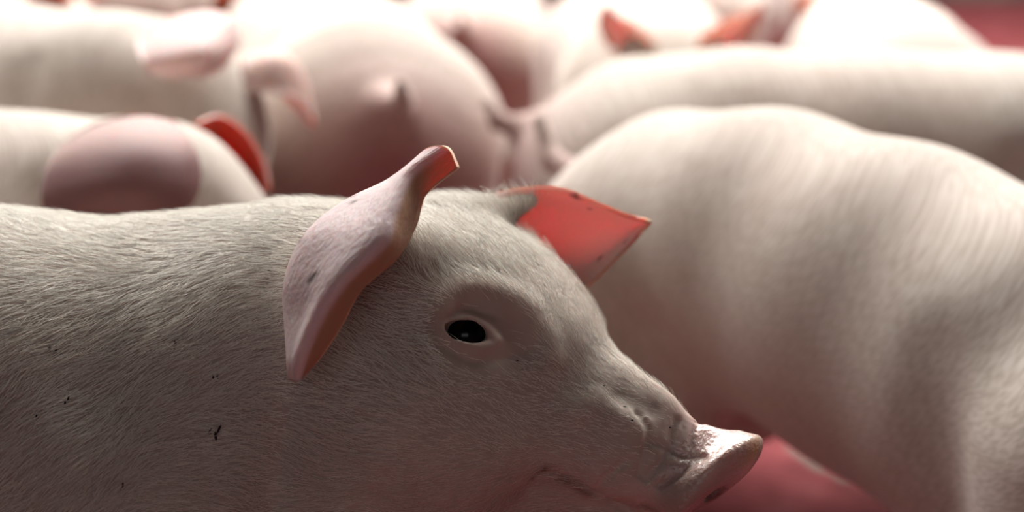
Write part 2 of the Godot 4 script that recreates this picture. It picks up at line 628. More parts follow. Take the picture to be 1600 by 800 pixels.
func add_face_lines(f: Field, fr: Transform3D) -> Array:
	var eyes := []
	var smooth := f.prims.size()
	for s in [-1.0, 1.0]:
		f.groove(BROW, 0.0085, -0.0048, fr, s)
		f.groove([Vector3(0.036, 0.040, 0.06), Vector3(0.062, 0.040, 0.058), Vector3(0.078, 0.034, 0.055)], 0.012, 0.0036, fr, s)
		f.groove(LID_CREASE, 0.0028, 0.0022, fr, s)
		f.groove(BAG, 0.0035, 0.0018, fr, s)
		f.groove(NOSE_LINE, 0.010, -0.0040, fr, s)
		f.groove([Vector3(0.150, 0.036, 0.030), Vector3(0.172, 0.040, 0.022)], 0.007, 0.0020, fr, s)
		f.groove(MOUTH, 0.0028, 0.0085, fr, s)
		for w in FOLDS: f.groove(w, 0.0026, 0.0034, fr, s)
		var e := eye_frame(f, fr, s)
		eyes.append(e)
		f.groove(UPPER_LID, 0.0036, -0.0036, fr, s)
		f.groove(LOWER_LID, 0.0034, -0.0028, fr, s)
		var o := f.ball(Vector3.ZERO, Vector3(0.0155, 0.0080, 0.014), 0.003, e)
		o.op = 1
	return eyes

func add_legs(f: Field, fore := [0.0, 0.0], hind := [0.0, 0.0], ws := 1.0) -> void:
	for i in 2:
		var s: float = [-1.0, 1.0][i]
		var a: float = fore[i]
		f.cone(Vector3(0.34, 0.42, 0.085 * s), Vector3(0.32 + a * 0.4, 0.27, 0.105 * s), 0.105, 0.066, 0.06, ws)
		f.cone(Vector3(0.32 + a * 0.4, 0.27, 0.105 * s), Vector3(0.35 + a * 0.8, 0.15, 0.10 * s), 0.060, 0.037, 0.03)
		f.cone(Vector3(0.35 + a * 0.8, 0.15, 0.10 * s), Vector3(0.35 + a, 0.045, 0.10 * s), 0.034, 0.026, 0.02)
		f.cone(Vector3(0.35 + a, 0.045, 0.10 * s), Vector3(0.372 + a, 0.018, 0.10 * s), 0.026, 0.020, 0.02)
		var b: float = hind[i]
		f.cone(Vector3(-0.33, 0.44, 0.080 * s), Vector3(-0.27 + b * 0.6, 0.29, 0.105 * s), 0.125, 0.090, 0.06, ws)
		f.cone(Vector3(-0.27 + b * 0.6, 0.29, 0.105 * s), Vector3(-0.385 + b * 0.8, 0.185, 0.10 * s), 0.075, 0.040, 0.04)
		f.cone(Vector3(-0.385 + b * 0.8, 0.185, 0.10 * s), Vector3(-0.37 + b, 0.05, 0.10 * s), 0.034, 0.027, 0.02)
		f.cone(Vector3(-0.37 + b, 0.05, 0.10 * s), Vector3(-0.345 + b, 0.018, 0.10 * s), 0.027, 0.020, 0.02)

func head_frame(at: Vector3, pitch: float, yaw: float) -> Transform3D:
	var fr := Transform3D(Basis(Vector3.UP, yaw) * Basis(Vector3(0, 0, 1), pitch), at)
	return fr

const SKIN := Color(0.52, 0.43, 0.37)
const PINK := Color(0.55, 0.27, 0.24)

# a standing pig of the herd, facing +x; arch lifts the middle of the back, the head looks where it is told
func herd_field(arch: float, neck: Vector3, head: Vector3, pitch: float, yaw: float, slim := 1.0, drop := 0.0, back := 0.0, bend := 0.0) -> Field:
	var f := Field.new()
	f.base = Color(0.60, 0.545, 0.49)
	f.alt = Color(0.53, 0.45, 0.40)
	f.noise.seed = 7
	f.noise.frequency = 0.5
	var spine := [[-0.41, 0.445, 0.110], [-0.33, 0.46, 0.155], [-0.18, 0.465 + arch * 0.7, 0.168 * slim], [0.0, 0.46 + arch - drop * 0.2, 0.175 * slim], [0.18, 0.455 + arch * 0.7 - drop * 0.4, 0.178 * slim], [0.33, 0.46 - drop, 0.165]]
	for i in spine.size() - 1:
		var p = spine[i]; var q = spine[i + 1]
		var za: float = bend * p[0] * p[0]; var zb: float = bend * q[0] * q[0]
		f.cone(Vector3(p[0], p[1], za), Vector3(q[0], q[1], zb), p[2], q[2], 0.05, 0.96)
	var sh := Vector3(0.33, 0.46 - drop, bend * 0.1)
	f.cone(sh, neck, 0.160, 0.125, 0.06)
	f.cone(neck, head + Vector3(-0.03, -0.02, 0), 0.125, 0.095, 0.06)
	add_head(f, head_frame(head, pitch, yaw), false)
	add_legs(f, [0.0, 0.0], [-back, 0.0])
	var stub := 1.0 if back > 0.0 else 0.45                                                 # tail stub, curled up
	f.cone(Vector3(-0.49, 0.515, 0), Vector3(-0.51 - 0.06 * stub, 0.525 + 0.01 * stub, 0.012), 0.022, 0.013, 0.03)
	f.cone(Vector3(-0.51 - 0.06 * stub, 0.525 + 0.01 * stub, 0.012), Vector3(-0.512 - 0.1 * stub, 0.535 + 0.05 * stub, 0.005), 0.013, 0.009, 0.012)
	f.dent(Vector3(-0.53, 0.44, 0), Vector3(-0.53, 0.46, 0), 0.03, 0.02)
	f.dent(Vector3(-0.55, 0.38, 0), Vector3(-0.48, 0.25, 0), 0.035, 0.03)
	for s in [-1.0, 1.0]:
		f.dent(Vector3(-0.19, 0.42, 0.17 * s), Vector3(-0.13, 0.30, 0.15 * s), 0.03, 0.018)      # flank fold
		f.dent(Vector3(0.20, 0.50, 0.17 * s), Vector3(0.22, 0.34, 0.17 * s), 0.035, 0.014)       # behind the shoulder
		f.dent(Vector3(0.42, 0.58, 0.14 * s), Vector3(0.46, 0.40, 0.14 * s), 0.03, 0.012)
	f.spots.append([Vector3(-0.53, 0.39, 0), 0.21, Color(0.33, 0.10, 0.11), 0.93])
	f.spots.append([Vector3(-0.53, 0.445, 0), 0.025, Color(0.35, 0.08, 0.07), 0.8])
	f.spots.append([Vector3(0.02, 0.27, 0), 0.17, Color(0.30, 0.12, 0.10), 0.85])  # belly colour darkened to stand for the shade under the trunk
	f.spots.append([head_frame(head, pitch, yaw) * Vector3(0.24, 0.02, 0), 0.06, PINK, 0.8])
	return f

func ear_grid(droop: float, s: float) -> Array:
	# in the head's frame: front edge, middle, back edge, each from base to tip
	var tip := Vector3(0.045 + 0.03 * droop, 0.115 - 0.10 * droop, 0.128)
	var rows := [
		[Vector3(0.010, 0.050, 0.030), Vector3(0.022, 0.085 - 0.01 * droop, 0.062), Vector3(0.036, 0.108 - 0.05 * droop, 0.095)],
		[Vector3(-0.020, 0.050, 0.045), Vector3(-0.018, 0.085 - 0.01 * droop, 0.085), Vector3(0.005, 0.100 - 0.05 * droop, 0.118)],
		[Vector3(-0.042, 0.030, 0.066), Vector3(-0.034, 0.052 - 0.01 * droop, 0.108), Vector3(-0.004, 0.076 - 0.06 * droop, 0.134)],
		[Vector3(-0.040, -0.005, 0.078), Vector3(-0.015, 0.018 - 0.02 * droop, 0.112), Vector3(0.015, 0.050 - 0.07 * droop, 0.130)]]
	var out := []
	for i in 4:
		var r := []
		for p in rows[i]: r.append(Vector3(p.x, p.y, p.z * s))
		var t := tip + Vector3(0, -0.004 * i, 0.001 * i)
		r.append(Vector3(t.x, t.y, t.z * s))
		out.append(r)
	return out

func ear_paint(paint: int, s: int, v: float) -> Color:
	var out: Color = {0: Color(0.62, 0.50, 0.46), 3: Color(0.17, 0.09, 0.088), 4: Color(0.66, 0.50, 0.48), 5: Color(0.62, 0.46, 0.42)}[paint]
	var inside := Color(0.28, 0.07, 0.035)
	if paint == 5: inside = Color(0.45, 0.09, 0.06)
	elif paint == 4: inside = Color(0.58, 0.42, 0.38)
	elif paint == 3: out = Color(0.42, 0.30, 0.28).lerp(out, smoothstep(0.1, 0.55, v))
	return [out, inside, out][s]

func add_face(pig: Node3D, fr: Transform3D, droops: Array, own: Dictionary) -> void:
	for i in 2:
		var s: float = [-1.0, 1.0][i]
		if own.has(i):
			var mine: Array = own[i][0].duplicate()
			mine.reverse()
			part("ear", ear_mesh(mine, 0.007, own[i][1], 24, 20), mat.lit_ear if own[i][1] == 5 else mat.far_ear, pig, own[i][2])
		else:
			var g := ear_grid(droops[i], s)
			if s > 0: g.reverse()
			part("ear", ear_mesh(g, 0.006, 4 if not own.is_empty() else 0, 18, 14), mat.far_ear, pig).transform = fr
		var ball := SphereMesh.new()
		ball.radius = 0.0125; ball.height = 0.025; ball.radial_segments = 20; ball.rings = 10
		part("eye", ball, mat.eye, pig, "dark round eye").transform = fr * Transform3D(Basis.IDENTITY, Vector3(0.045, 0.023, 0.062 * s))

# ears of two pigs whose pose shows them, in the pig's own axes
const MAUVE_EAR := [[Vector3(0.425, 0.612, 0.101), Vector3(0.423, 0.598, 0.145), Vector3(0.427, 0.579, 0.181), Vector3(0.433, 0.560, 0.196)], [Vector3(0.462, 0.634, 0.095), Vector3(0.473, 0.619, 0.181), Vector3(0.481, 0.595, 0.228), Vector3(0.484, 0.565, 0.235)], [Vector3(0.506, 0.644, 0.093), Vector3(0.526, 0.632, 0.199), Vector3(0.531, 0.601, 0.242), Vector3(0.530, 0.567, 0.245)], [Vector3(0.538, 0.637, 0.084), Vector3(0.566, 0.625, 0.180), Vector3(0.573, 0.597, 0.218), Vector3(0.565, 0.566, 0.225)], [Vector3(0.547, 0.623, 0.067), Vector3(0.575, 0.612, 0.142), Vector3(0.583, 0.590, 0.168), Vector3(0.577, 0.568, 0.183)]]
const RED_EAR := [[Vector3(0.547, 0.621, -0.003), Vector3(0.568, 0.623, -0.045), Vector3(0.592, 0.599, -0.070), Vector3(0.612, 0.564, -0.071), Vector3(0.620, 0.538, -0.055)], [Vector3(0.546, 0.608, -0.020), Vector3(0.561, 0.601, -0.075), Vector3(0.581, 0.576, -0.095), Vector3(0.603, 0.548, -0.083), Vector3(0.618, 0.534, -0.059)], [Vector3(0.552, 0.592, -0.027), Vector3(0.562, 0.575, -0.079), Vector3(0.577, 0.554, -0.090), Vector3(0.597, 0.536, -0.075), Vector3(0.616, 0.531, -0.064)], [Vector3(0.567, 0.575, -0.012), Vector3(0.571, 0.560, -0.050), Vector3(0.580, 0.542, -0.066), Vector3(0.596, 0.530, -0.068), Vector3(0.613, 0.530, -0.063)]]
const PALE_EAR := [[Vector3(0.650, 0.636, -0.013), Vector3(0.646, 0.648, 0.030), Vector3(0.621, 0.643, 0.069), Vector3(0.589, 0.618, 0.096)], [Vector3(0.664, 0.623, 0.004), Vector3(0.687, 0.630, 0.076), Vector3(0.663, 0.623, 0.115), Vector3(0.624, 0.610, 0.132)], [Vector3(0.670, 0.605, 0.017), Vector3(0.709, 0.608, 0.102), Vector3(0.688, 0.603, 0.138), Vector3(0.651, 0.598, 0.151)], [Vector3(0.655, 0.582, 0.022), Vector3(0.687, 0.581, 0.090), Vector3(0.681, 0.582, 0.126), Vector3(0.656, 0.585, 0.141)]]

# ---------------------------------------------------------------- the scene
func _ready() -> void:
	rng.seed = 4
	make_materials()
	# camera
	var cam := Camera3D.new()
	cam.name = "camera"
	add_child(cam)
	cam.position = Vector3(0, 0.90, 1.2)
	cam.rotation = Vector3(-deg_to_rad(13.6), 0, 0)
	var at := CameraAttributesPhysical.new()
	at.frustum_focal_length = 75.75
	at.frustum_focus_distance = 1.12
	at.frustum_near = 0.05
	at.frustum_far = 60.0
	at.exposure_aperture = 3.6
	cam.attributes = at
	cam.fov = rad_to_deg(2.0 * atan(400.0 / 2525.0))
	cam.near = 0.05
	cam.far = 60.0
	cam.current = true
	# sky, seen by nothing but the openings
	var we := WorldEnvironment.new()
	we.name = "world_environment"
	var env := Environment.new()
	env.background_mode = Environment.BG_SKY
	var sky := Sky.new()
	var sm := ProceduralSkyMaterial.new()
	sm.sky_top_color = Color(0.75, 0.8, 0.85)
	sm.sky_horizon_color = Color(0.9, 0.92, 0.95)
	sky.sky_material = sm
	env.sky = sky
	env.tonemap_mode = Environment.TONE_MAPPER_LINEAR
	env.tonemap_exposure = 1.0
	env.sdfgi_enabled = true
	env.ssao_enabled = true
	env.ssil_enabled = true
	we.environment = env
	add_child(we)
	# daylight: a long roof light over the back of the pen
	var sun := AreaLight3D.new()
	sun.name = "roof_light_glow"
	sun.area_size = Vector2(8.0, 4.0)
	sun.position = Vector3(0.2, 4.72, -4.3)
	sun.rotation = Vector3(-PI / 2, 0, 0)
	sun.light_energy = 160.0
	sun.light_color = Color(1.0, 0.985, 0.96)
	sun.shadow_enabled = true
	sun.set("area_range", 30.0)
	add_child(sun)
	# a weak fill light, added unseen behind the viewer to lift the shaded sides
	var fill_light := AreaLight3D.new()
	fill_light.name = "fill_panel_glow"
	fill_light.area_size = Vector2(2.4, 1.2)
	fill_light.position = Vector3(-0.6, 1.9, 3.96)
	fill_light.light_energy = 0.15
	fill_light.light_color = Color(0.96, 0.98, 1.0)
	fill_light.shadow_enabled = true
	fill_light.set("area_range", 30.0)
	add_child(fill_light)
	# the barn
	structure("floor", box(12, 0.2, 14), mat.floor, Vector3(0, -0.1, -3), "pinkish red stained concrete pen floor")
	structure("wall_back", box(12, 5, 0.2), mat.wall, Vector3(0, 2.5, -10.1), "grey rendered barn wall at the back")
	structure("wall_front", box(12, 5, 0.2), mat.wall, Vector3(0, 2.5, 4.1), "grey rendered barn wall behind the viewer")
	structure("wall_left", box(0.2, 5, 14.4), mat.wall, Vector3(-6.1, 2.5, -3), "grey rendered barn wall on the left")
	structure("wall_right", box(0.2, 5, 14.4), mat.wall, Vector3(6.1, 2.5, -3), "grey rendered barn wall on the right")
	structure("ceiling", box(12.4, 0.2, 14.4), mat.ceiling, Vector3(0, 5.1, -3), "dark barn roof lining")
	var w1 := structure("fill_panel_1", box(2.6, 1.4, 0.04), mat.wall, Vector3(-0.6, 1.9, 4.0), "milky fill panel added on the wall behind the viewer")  # added glowing panel that goes with the fill light
	part("light_panel", box(2.4, 1.2, 0.02), mat.dim_glow, w1, "glowing face of the added fill panel").position.z = -0.022
	var pane := thing("roof_light", "long milky roof light set under the dark roof lining above the pen", "skylight", Vector3(0.2, 4.76, -4.3))
	part("frame", box(8.2, 0.24, 4.2), mat.wall, pane).position.y = 0.12 + 0.012
	part("light_panel", box(8.0, 0.02, 4.0), mat.glow, pane, "glowing milky panel")

	# ------------------------------------------------ fields, meshed on threads
	var jobs := {}
	var near := Field.new()
	near.base = SKIN
	near.alt = Color(0.38, 0.29, 0.25)
	near.noise.seed = 3
	near.noise.frequency = 0.6
	near.hair = Vector3(-0.72, -0.69, 0)
	var hf := Transform3D(Basis(Vector3(0.7942, -0.5159, 0.3211), Vector3(0.4783, 0.8566, 0.1934), Vector3(-0.3749, 0, 0.9271)).orthonormalized(), Vector3(0.5725, 0.5855, 0.0415))
	var zt := 0.015
	# trunk and neck: centre x, top of the back, radius, width scale
	var chain := [[-0.42, 0.56, 0.12, 1.0], [-0.34, 0.61, 0.16, 0.95], [-0.15, 0.625, 0.175, 0.92], [0.05, 0.632, 0.185, 0.92], [0.22, 0.638, 0.190, 0.88], [0.345, 0.628, 0.185, 0.84], [0.42, 0.642, 0.172, 0.80], [0.495, 0.646, 0.143, 0.80], [0.555, 0.640, 0.118, 0.80]]
	for i in chain.size() - 1:
		var p = chain[i]; var q = chain[i + 1]
		near.cone(Vector3(p[0], p[1] - p[2], 0), Vector3(q[0], q[1] - q[2], 0), p[2], q[2], 0.03, (p[3] + q[3]) / 2, Transform3D(Basis.IDENTITY, Vector3(0, 0, zt)))
	near.cone(Vector3(0.47, 0.47, zt), Vector3(0.56, 0.52, 0.035), 0.12, 0.09, 0.06)
	add_legs(near, [0.02, -0.03], [-0.04, 0.05])
	add_head(near, hf, true)
	near.ball(Vector3(-0.03, 0.008, 0.056), Vector3(0.035, 0.045, 0.032), 0.03, hf)      # roots of the ears
	near.ball(Vector3(-0.028, 0.008, -0.053), Vector3(0.035, 0.035, 0.032), 0.03, hf)
	near.cone(Vector3(0.572, 0.630, 0.0), Vector3(0.634, 0.645, -0.036), 0.018, 0.006, 0.02)         # furry fold at the root of the far ear
	near.groove([Vector3(0.475, 0.57, 0.15), Vector3(0.462, 0.49, 0.16), Vector3(0.44, 0.40, 0.16)], 0.012, 0.006, Transform3D.IDENTITY)       # crease between cheek and neck
	near.groove([Vector3(0.37, 0.64, 0.06), Vector3(0.34, 0.56, 0.15)], 0.04, 0.006, Transform3D.IDENTITY)
	var eyes := add_face_lines(near, hf)
	near.wet_at = hf.affine_inverse()
	near.wet_x = 0.199
	for s in [-1.0, 1.0]:
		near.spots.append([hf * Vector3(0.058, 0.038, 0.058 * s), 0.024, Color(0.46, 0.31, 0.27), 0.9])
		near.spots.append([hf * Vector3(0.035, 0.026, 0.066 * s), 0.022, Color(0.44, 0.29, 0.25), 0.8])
		near.spots.append([hf * Vector3(0.150, -0.01, 0.05 * s), 0.032, Color(0.50, 0.37, 0.33), 0.7])
		for m in 7:
			var lip: Vector3 = MOUTH[m / 2].lerp(MOUTH[m / 2 + 1], 0.5 * (m % 2))
			near.spots.append([near.onto(hf * Vector3(lip.x, lip.y, lip.z * s)), 0.007, Color(0.12, 0.065, 0.055), 0.7])
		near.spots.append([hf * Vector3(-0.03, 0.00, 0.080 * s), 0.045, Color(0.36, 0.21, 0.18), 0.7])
	near.spots.append([hf * Vector3(0.220, 0.03, 0.0), 0.045, Color(0.62, 0.44, 0.41), 0.9])
	near.spots.append([hf * Vector3(0.248, -0.002, 0.014), 0.038, Color(0.10, 0.022, 0.028), 0.97])
	near.spots.append([hf * Vector3(0.250, 0.052, 0.006), 0.013, Color(0.55, 0.33, 0.10), 0.9])
	var head_at := hf.affine_inverse()
	var cut := 0.53
	jobs["near_head"] = [near, Vector3(0.44, 0.36, -0.12), Vector3(0.84, 0.70, 0.24), 0.0028, 2]
	jobs["near_body"] = [near, Vector3(-0.62, -0.02, -0.24), Vector3(0.84, 0.70, 0.28), 0.008, 1]
	# arch of the back, neck, head, nod and turn of the head
	var stances := {
		"level": [0.0, Vector3(0.48, 0.49, 0), Vector3(0.60, 0.525, 0), -0.55, 0.0],
		"arched": [0.026, Vector3(0.47, 0.38, 0), Vector3(0.57, 0.33, 0), -1.0, 0.1, 0.91, 0.10, 0.13],
		"drooping": [0.0, Vector3(0.46, 0.49, 0), Vector3(0.535, 0.545, 0.02), -0.75, -0.35],
		"grazing": [0.0, Vector3(0.48, 0.50, 0), Vector3(0.585, 0.535, 0), -1.15, -0.25],
		"facing": [0.0, Vector3(0.48, 0.50, 0), Vector3(0.585, 0.535, 0), -0.70, 0.0],
	}
	var poses := {}
	for k in stances:
		var q: Array = stances[k]
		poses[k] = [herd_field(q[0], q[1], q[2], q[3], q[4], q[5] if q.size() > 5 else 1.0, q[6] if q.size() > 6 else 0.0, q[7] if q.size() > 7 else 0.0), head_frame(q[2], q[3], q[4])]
	for k in poses:
		jobs[k] = [poses[k][0], Vector3(-0.62, -0.02, -0.26), Vector3(0.92, 0.80, 0.26), 0.0125, 0]
	var threads := {}
	for k in jobs:
		var j: Array = jobs[k]
		var t := Thread.new()
		t.start(func(): return j[0].mesh(j[1], j[2], j[3], j[4], Vector3(0.448, 0.368, 0)))
		threads[k] = t
	var made := {}
	for k in threads: made[k] = threads[k].wait_to_finish()
	# ------------------------------------------------ the pig in front
	var pig := thing("pig", "white pig sharp in front, head in profile with a dark eye and wet snout", "pig", Vector3(-0.62, 0, 0))
	part("body", array_mesh([made.near_body, made.near_head]), [mat.skin, mat.wet], pig)
	near_ears(pig)
	for i in 2:
		var ball := SphereMesh.new()
		ball.radius = 0.0155; ball.height = 0.031; ball.radial_segments = 40; ball.rings = 20
		part("eye", ball, mat.eye, pig, "dark glossy eye").transform = eyes[i] * Transform3D(Basis.IDENTITY, Vector3(0, 0, -0.0150))
	bristles(pig, [made.near_head, made.near_body], hf)
	# crumbs of dried mud caught in the bristles
	var crumb := SurfaceTool.new()
	var seed_ball := SphereMesh.new()
	seed_ball.radius = 1.0; seed_ball.height = 2.0; seed_ball.radial_segments = 8; seed_ball.rings = 4
	for c in [[0.312, 0.605, 0.0035], [0.320, 0.560, 0.003], [0.416, 0.575, 0.003], [0.421, 0.527, 0.004], [0.418, 0.533, 0.0025], [0.27, 0.51, 0.003], [0.36, 0.49, 0.0025], [0.300, 0.545, 0.002], [0.385, 0.61, 0.002], [0.25, 0.60, 0.002]]:
		var p := near.onto(Vector3(c[0], c[1], 0.17), 9)
		for k in 2:
			var b := Basis(Vector3(0, 0, 1), rng.randf_range(0.6, 1.7)) * Basis.from_scale(Vector3(rng.randf_range(0.4, 0.8), rng.randf_range(0.12, 0.25), 0.2) * c[2] * 1.3)
			crumb.append_from(seed_ball, 0, Transform3D(b, p + Vector3(rng.randfn(0, 0.0016), rng.randfn(0, 0.0022), 0.002)))
	for c in [Vector3(0.155, 0.03, 0.03), Vector3(0.165, 0.026, 0.034), Vector3(0.135, 0.036, 0.03), Vector3(0.19, 0.036, 0.02), Vector3(0.078, 0.022, 0.06), Vector3(0.083, 0.018, 0.06)]:
		var p := near.onto(hf * c, 9)
		crumb.append_from(seed_ball, 0, Transform3D(Basis.from_scale(Vector3(rng.randf_range(0.0008, 0.0014), 0.0006, 0.0006)), p))
	part("mud_crumb", crumb.commit(), mat.dirt, pig, "dark crumbs of dried mud").set_meta("kind", "stuff")
	# ------------------------------------------------ the herd
	var herd := [
		["arched", Vector3(0.38, 0, -0.36), Vector2(0.56, 0.83), 1.0, [0.3, 0.3], "pig with an arched back, its tail stub and flank right behind the sharp pig"],
		["level", Vector3(0.51, 0, -1.10), Vector2(1.0, 0.18), 1.0, [0.3, 0.3], "long white pig across the right, its round rump behind the arched pig"],
		["level", Vector3(-0.32, 0, -1.67), Vector2(-0.26, -0.965), 1.08, [0.3, 0.3], "large white pig seen from behind with pink rear and short tail"],
		["drooping", Vector3(-0.90, 0, -0.58), Vector2(1.0, 0.0), 1.0, [0.1, 0.9], "pig at the left edge with a mauve drooping ear and a red lit ear"],
		["grazing", Vector3(-0.98, 0, -1.34), Vector2(0.85, 0.53), 1.1, [0.6, 0.5], "white pig nosing down, with a pale pink ear, beyond the mauve eared pig"],
		["level", Vector3(-2.05, 0, -2.0), Vector2(1.0, 0.0), 1.0, [0.4, 0.4], "white pig at the left edge, behind the pig with the pale pink ear"],
		["level", Vector3(-0.10, 0, -3.2), Vector2(0.05, -1.0), 1.0, [0.4, 0.4], "white pig between the pink rear and the two red lit upright ears"],
		["facing", Vector3(0.27, 0, -2.30), Vector2(0.03, 1.0), 1.03, [-0.6, -0.6], "pig facing the viewer over the long pig, with two red lit upright ears"],
		["level", Vector3(0.84, 0, -2.45), Vector2(0.05, -1.0), 0.96, [0.4, 0.4], "pale pig seen from behind near the upper right corner"],
		["level", Vector3(-1.75, 0, -2.75), Vector2(1.0, 0.0), 1.05, [0.4, 0.4], "white pig along the top edge at the left, behind the pale eared pig"],
		["level", Vector3(-1.2, 0, -3.9), Vector2(1.0, 0.0), 1.05, [0.4, 0.4], "farthest white pig along the top edge, left of the middle"],
		["level", Vector3(0.66, 0, -3.75), Vector2(0.45, -0.90), 1.05, [0.4, 0.4], "farthest white pig along the top edge, just right of the upright red ears"],
	]
	var body := {}
	for h in herd:
		var way: Vector2 = h[2]
		var o := thing("pig", h[5], "pig", h[1], atan2(-way.y, way.x), "herd of white pigs in the pen")
		o.scale = Vector3.ONE * h[3]
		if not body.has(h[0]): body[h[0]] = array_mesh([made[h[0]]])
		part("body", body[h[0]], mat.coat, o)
		var own := {}
		if h[0] == "drooping": own = {1: [MAUVE_EAR, 3, "broad mauve ear hanging over the cheek"], 0: [RED_EAR, 5, "far ear, red inside"]}
		if h[0] == "grazing": own = {1: [PALE_EAR, 4, "pale pink ear laid back"]}
		add_face(o, poses[h[0]][1], h[4], own)
	# a smear of manure on the floor under the long pig
	var st := SurfaceTool.new()
	st.begin(Mesh.PRIMITIVE_TRIANGLES)
	st.set_smooth_group(0)
	var edge := []
	for i in 24:
		var a := TAU * i / 24.0
		var r := 0.75 + rng.randf_range(-0.2, 0.25)
		edge.append([Vector3(cos(a) * 0.10 * r, 0.0, sin(a) * 0.16 * r), Vector3(cos(a) * 0.06 * r, rng.randf_range(0.008, 0.016), sin(a) * 0.10 * r)])
	for i in 24:
		var a = edge[i]; var b = edge[(i + 1) % 24]
		for p in [a[0], b[1], b[0], a[0], a[1], b[1], a[1], Vector3(0, 0.014, 0), b[1]]: st.add_vertex(p)
	st.generate_normals()
	var smear := part("manure_smear", st.commit(), mat.dung, self, "grey green smear of manure on the pink floor under the pigs")
	smear.position = Vector3(0.52, 0.0, -1.22)
	smear.set_meta("category", "manure")

func near_ears(pig: Node3D) -> void:
	var n := [
		[Vector3(0.560, 0.681, 0.106), Vector3(0.555, 0.700, 0.117), Vector3(0.563, 0.713, 0.124), Vector3(0.576, 0.715, 0.128), Vector3(0.583, 0.702, 0.127)],
		[Vector3(0.554, 0.664, 0.100), Vector3(0.536, 0.686, 0.115), Vector3(0.544, 0.695, 0.133), Vector3(0.552, 0.700, 0.142), Vector3(0.561, 0.684, 0.131)],
		[Vector3(0.540, 0.646, 0.104), Vector3(0.506, 0.672, 0.118), Vector3(0.524, 0.681, 0.147), Vector3(0.541, 0.681, 0.173), Vector3(0.555, 0.666, 0.145)],
		[Vector3(0.527, 0.630, 0.113), Vector3(0.481, 0.653, 0.133), Vector3(0.509, 0.665, 0.171), Vector3(0.536, 0.666, 0.192), Vector3(0.544, 0.649, 0.165)],
		[Vector3(0.514, 0.614, 0.122), Vector3(0.470, 0.627, 0.145), Vector3(0.495, 0.642, 0.182), Vector3(0.514, 0.645, 0.202), Vector3(0.521, 0.631, 0.180)],
		[Vector3(0.502, 0.600, 0.136), Vector3(0.471, 0.604, 0.160), Vector3(0.488, 0.617, 0.188), Vector3(0.498, 0.622, 0.203), Vector3(0.508, 0.608, 0.185)],
		[Vector3(0.490, 0.587, 0.154), Vector3(0.475, 0.584, 0.181), Vector3(0.480, 0.591, 0.194), Vector3(0.487, 0.597, 0.203), Vector3(0.495, 0.589, 0.190)],
		[Vector3(0.480, 0.573, 0.173), Vector3(0.475, 0.574, 0.188), Vector3(0.477, 0.574, 0.193), Vector3(0.481, 0.575, 0.198), Vector3(0.484, 0.577, 0.191)]]
	part("ear", ear_mesh(n, 0.006, 1, 64, 40), mat.ear, pig, "lavender pink ear swung back, with a curled edge coloured tan for shade and light through it")
	var f := [
		[Vector3(0.588, 0.644, -0.014), Vector3(0.610, 0.653, -0.026), Vector3(0.635, 0.655, -0.037), Vector3(0.660, 0.652, -0.047), Vector3(0.689, 0.638, -0.059), Vector3(0.712, 0.627, -0.066), Vector3(0.730, 0.622, -0.070)],
		[Vector3(0.593, 0.630, -0.031), Vector3(0.615, 0.631, -0.052), Vector3(0.641, 0.633, -0.068), Vector3(0.664, 0.630, -0.072), Vector3(0.690, 0.623, -0.076), Vector3(0.713, 0.620, -0.075), Vector3(0.731, 0.6215, -0.070)],
		[Vector3(0.600, 0.611, -0.037), Vector3(0.620, 0.602, -0.065), Vector3(0.646, 0.603, -0.081), Vector3(0.670, 0.604, -0.084), Vector3(0.693, 0.607, -0.082), Vector3(0.715, 0.615, -0.077), Vector3(0.731, 0.621, -0.070)],
		[Vector3(0.620, 0.587, -0.031), Vector3(0.635, 0.579, -0.060), Vector3(0.656, 0.581, -0.076), Vector3(0.677, 0.584, -0.080), Vector3(0.696, 0.593, -0.079), Vector3(0.716, 0.610, -0.076), Vector3(0.731, 0.6205, -0.070)],
		[Vector3(0.645, 0.565, -0.015), Vector3(0.653, 0.561, -0.040), Vector3(0.666, 0.565, -0.057), Vector3(0.682, 0.570, -0.063), Vector3(0.698, 0.584, -0.068), Vector3(0.718, 0.605, -0.071), Vector3(0.730, 0.620, -0.070)]]
	part("ear", ear_mesh(f, 0.0065, 2, 48, 48), mat.lit_ear, pig, "far ear lit red orange from behind, with nicked edge")

func near_paint(p: Vector3, s: int, u: float, v: float) -> Color:
	var c: Color = [Color(0.64, 0.51, 0.51), Color(0.42, 0.25, 0.18), Color(0.60, 0.42, 0.33)][s]
	if s == 0: c = c.lerp(Color(0.42, 0.26, 0.17), smoothstep(0.76, 0.82, v))  # tan on the rolled edge stands for its shade and the light through it
	for d in [[0.58, 0.50, 0.022], [0.60, 0.47, 0.016], [0.30, 0.42, 0.015], [0.26, 0.36, 0.014], [0.45, 0.30, 0.02], [0.50, 0.24, 0.014], [0.04, 0.30, 0.03]]:
		c = c.lerp(Color(0.07, 0.055, 0.05), 0.85 * (1.0 - smoothstep(d[2] * 0.4, d[2], Vector2(u - d[0], (v - d[1]) * 0.6).length())))
	return c

func far_paint(p: Vector3, s: int, u: float, v: float) -> Color:
	var c: Color = [Color(0.70, 0.56, 0.52), Color(0.12, 0.034, 0.013), Color(0.62, 0.42, 0.34)][s]
	for d in [[0.02, 0.56, 0.035], [0.80, 0.63, 0.03], [0.5, 1.0, 0.05], [0.1, 0.62, 0.015], [0.9, 0.8, 0.02]]:
		c = c.lerp(Color(0.05, 0.025, 0.02), 0.85 * (1.0 - smoothstep(d[2] * 0.4, d[2], Vector2(u - d[0], v - d[1]).length())))
	if v < 0.35: c = c.lerp(Color(0.7, 0.64, 0.58), clampf((0.35 - v) / 0.2, 0, 1) * clampf(1.2 - u * 2.0, 0, 1))
	return c

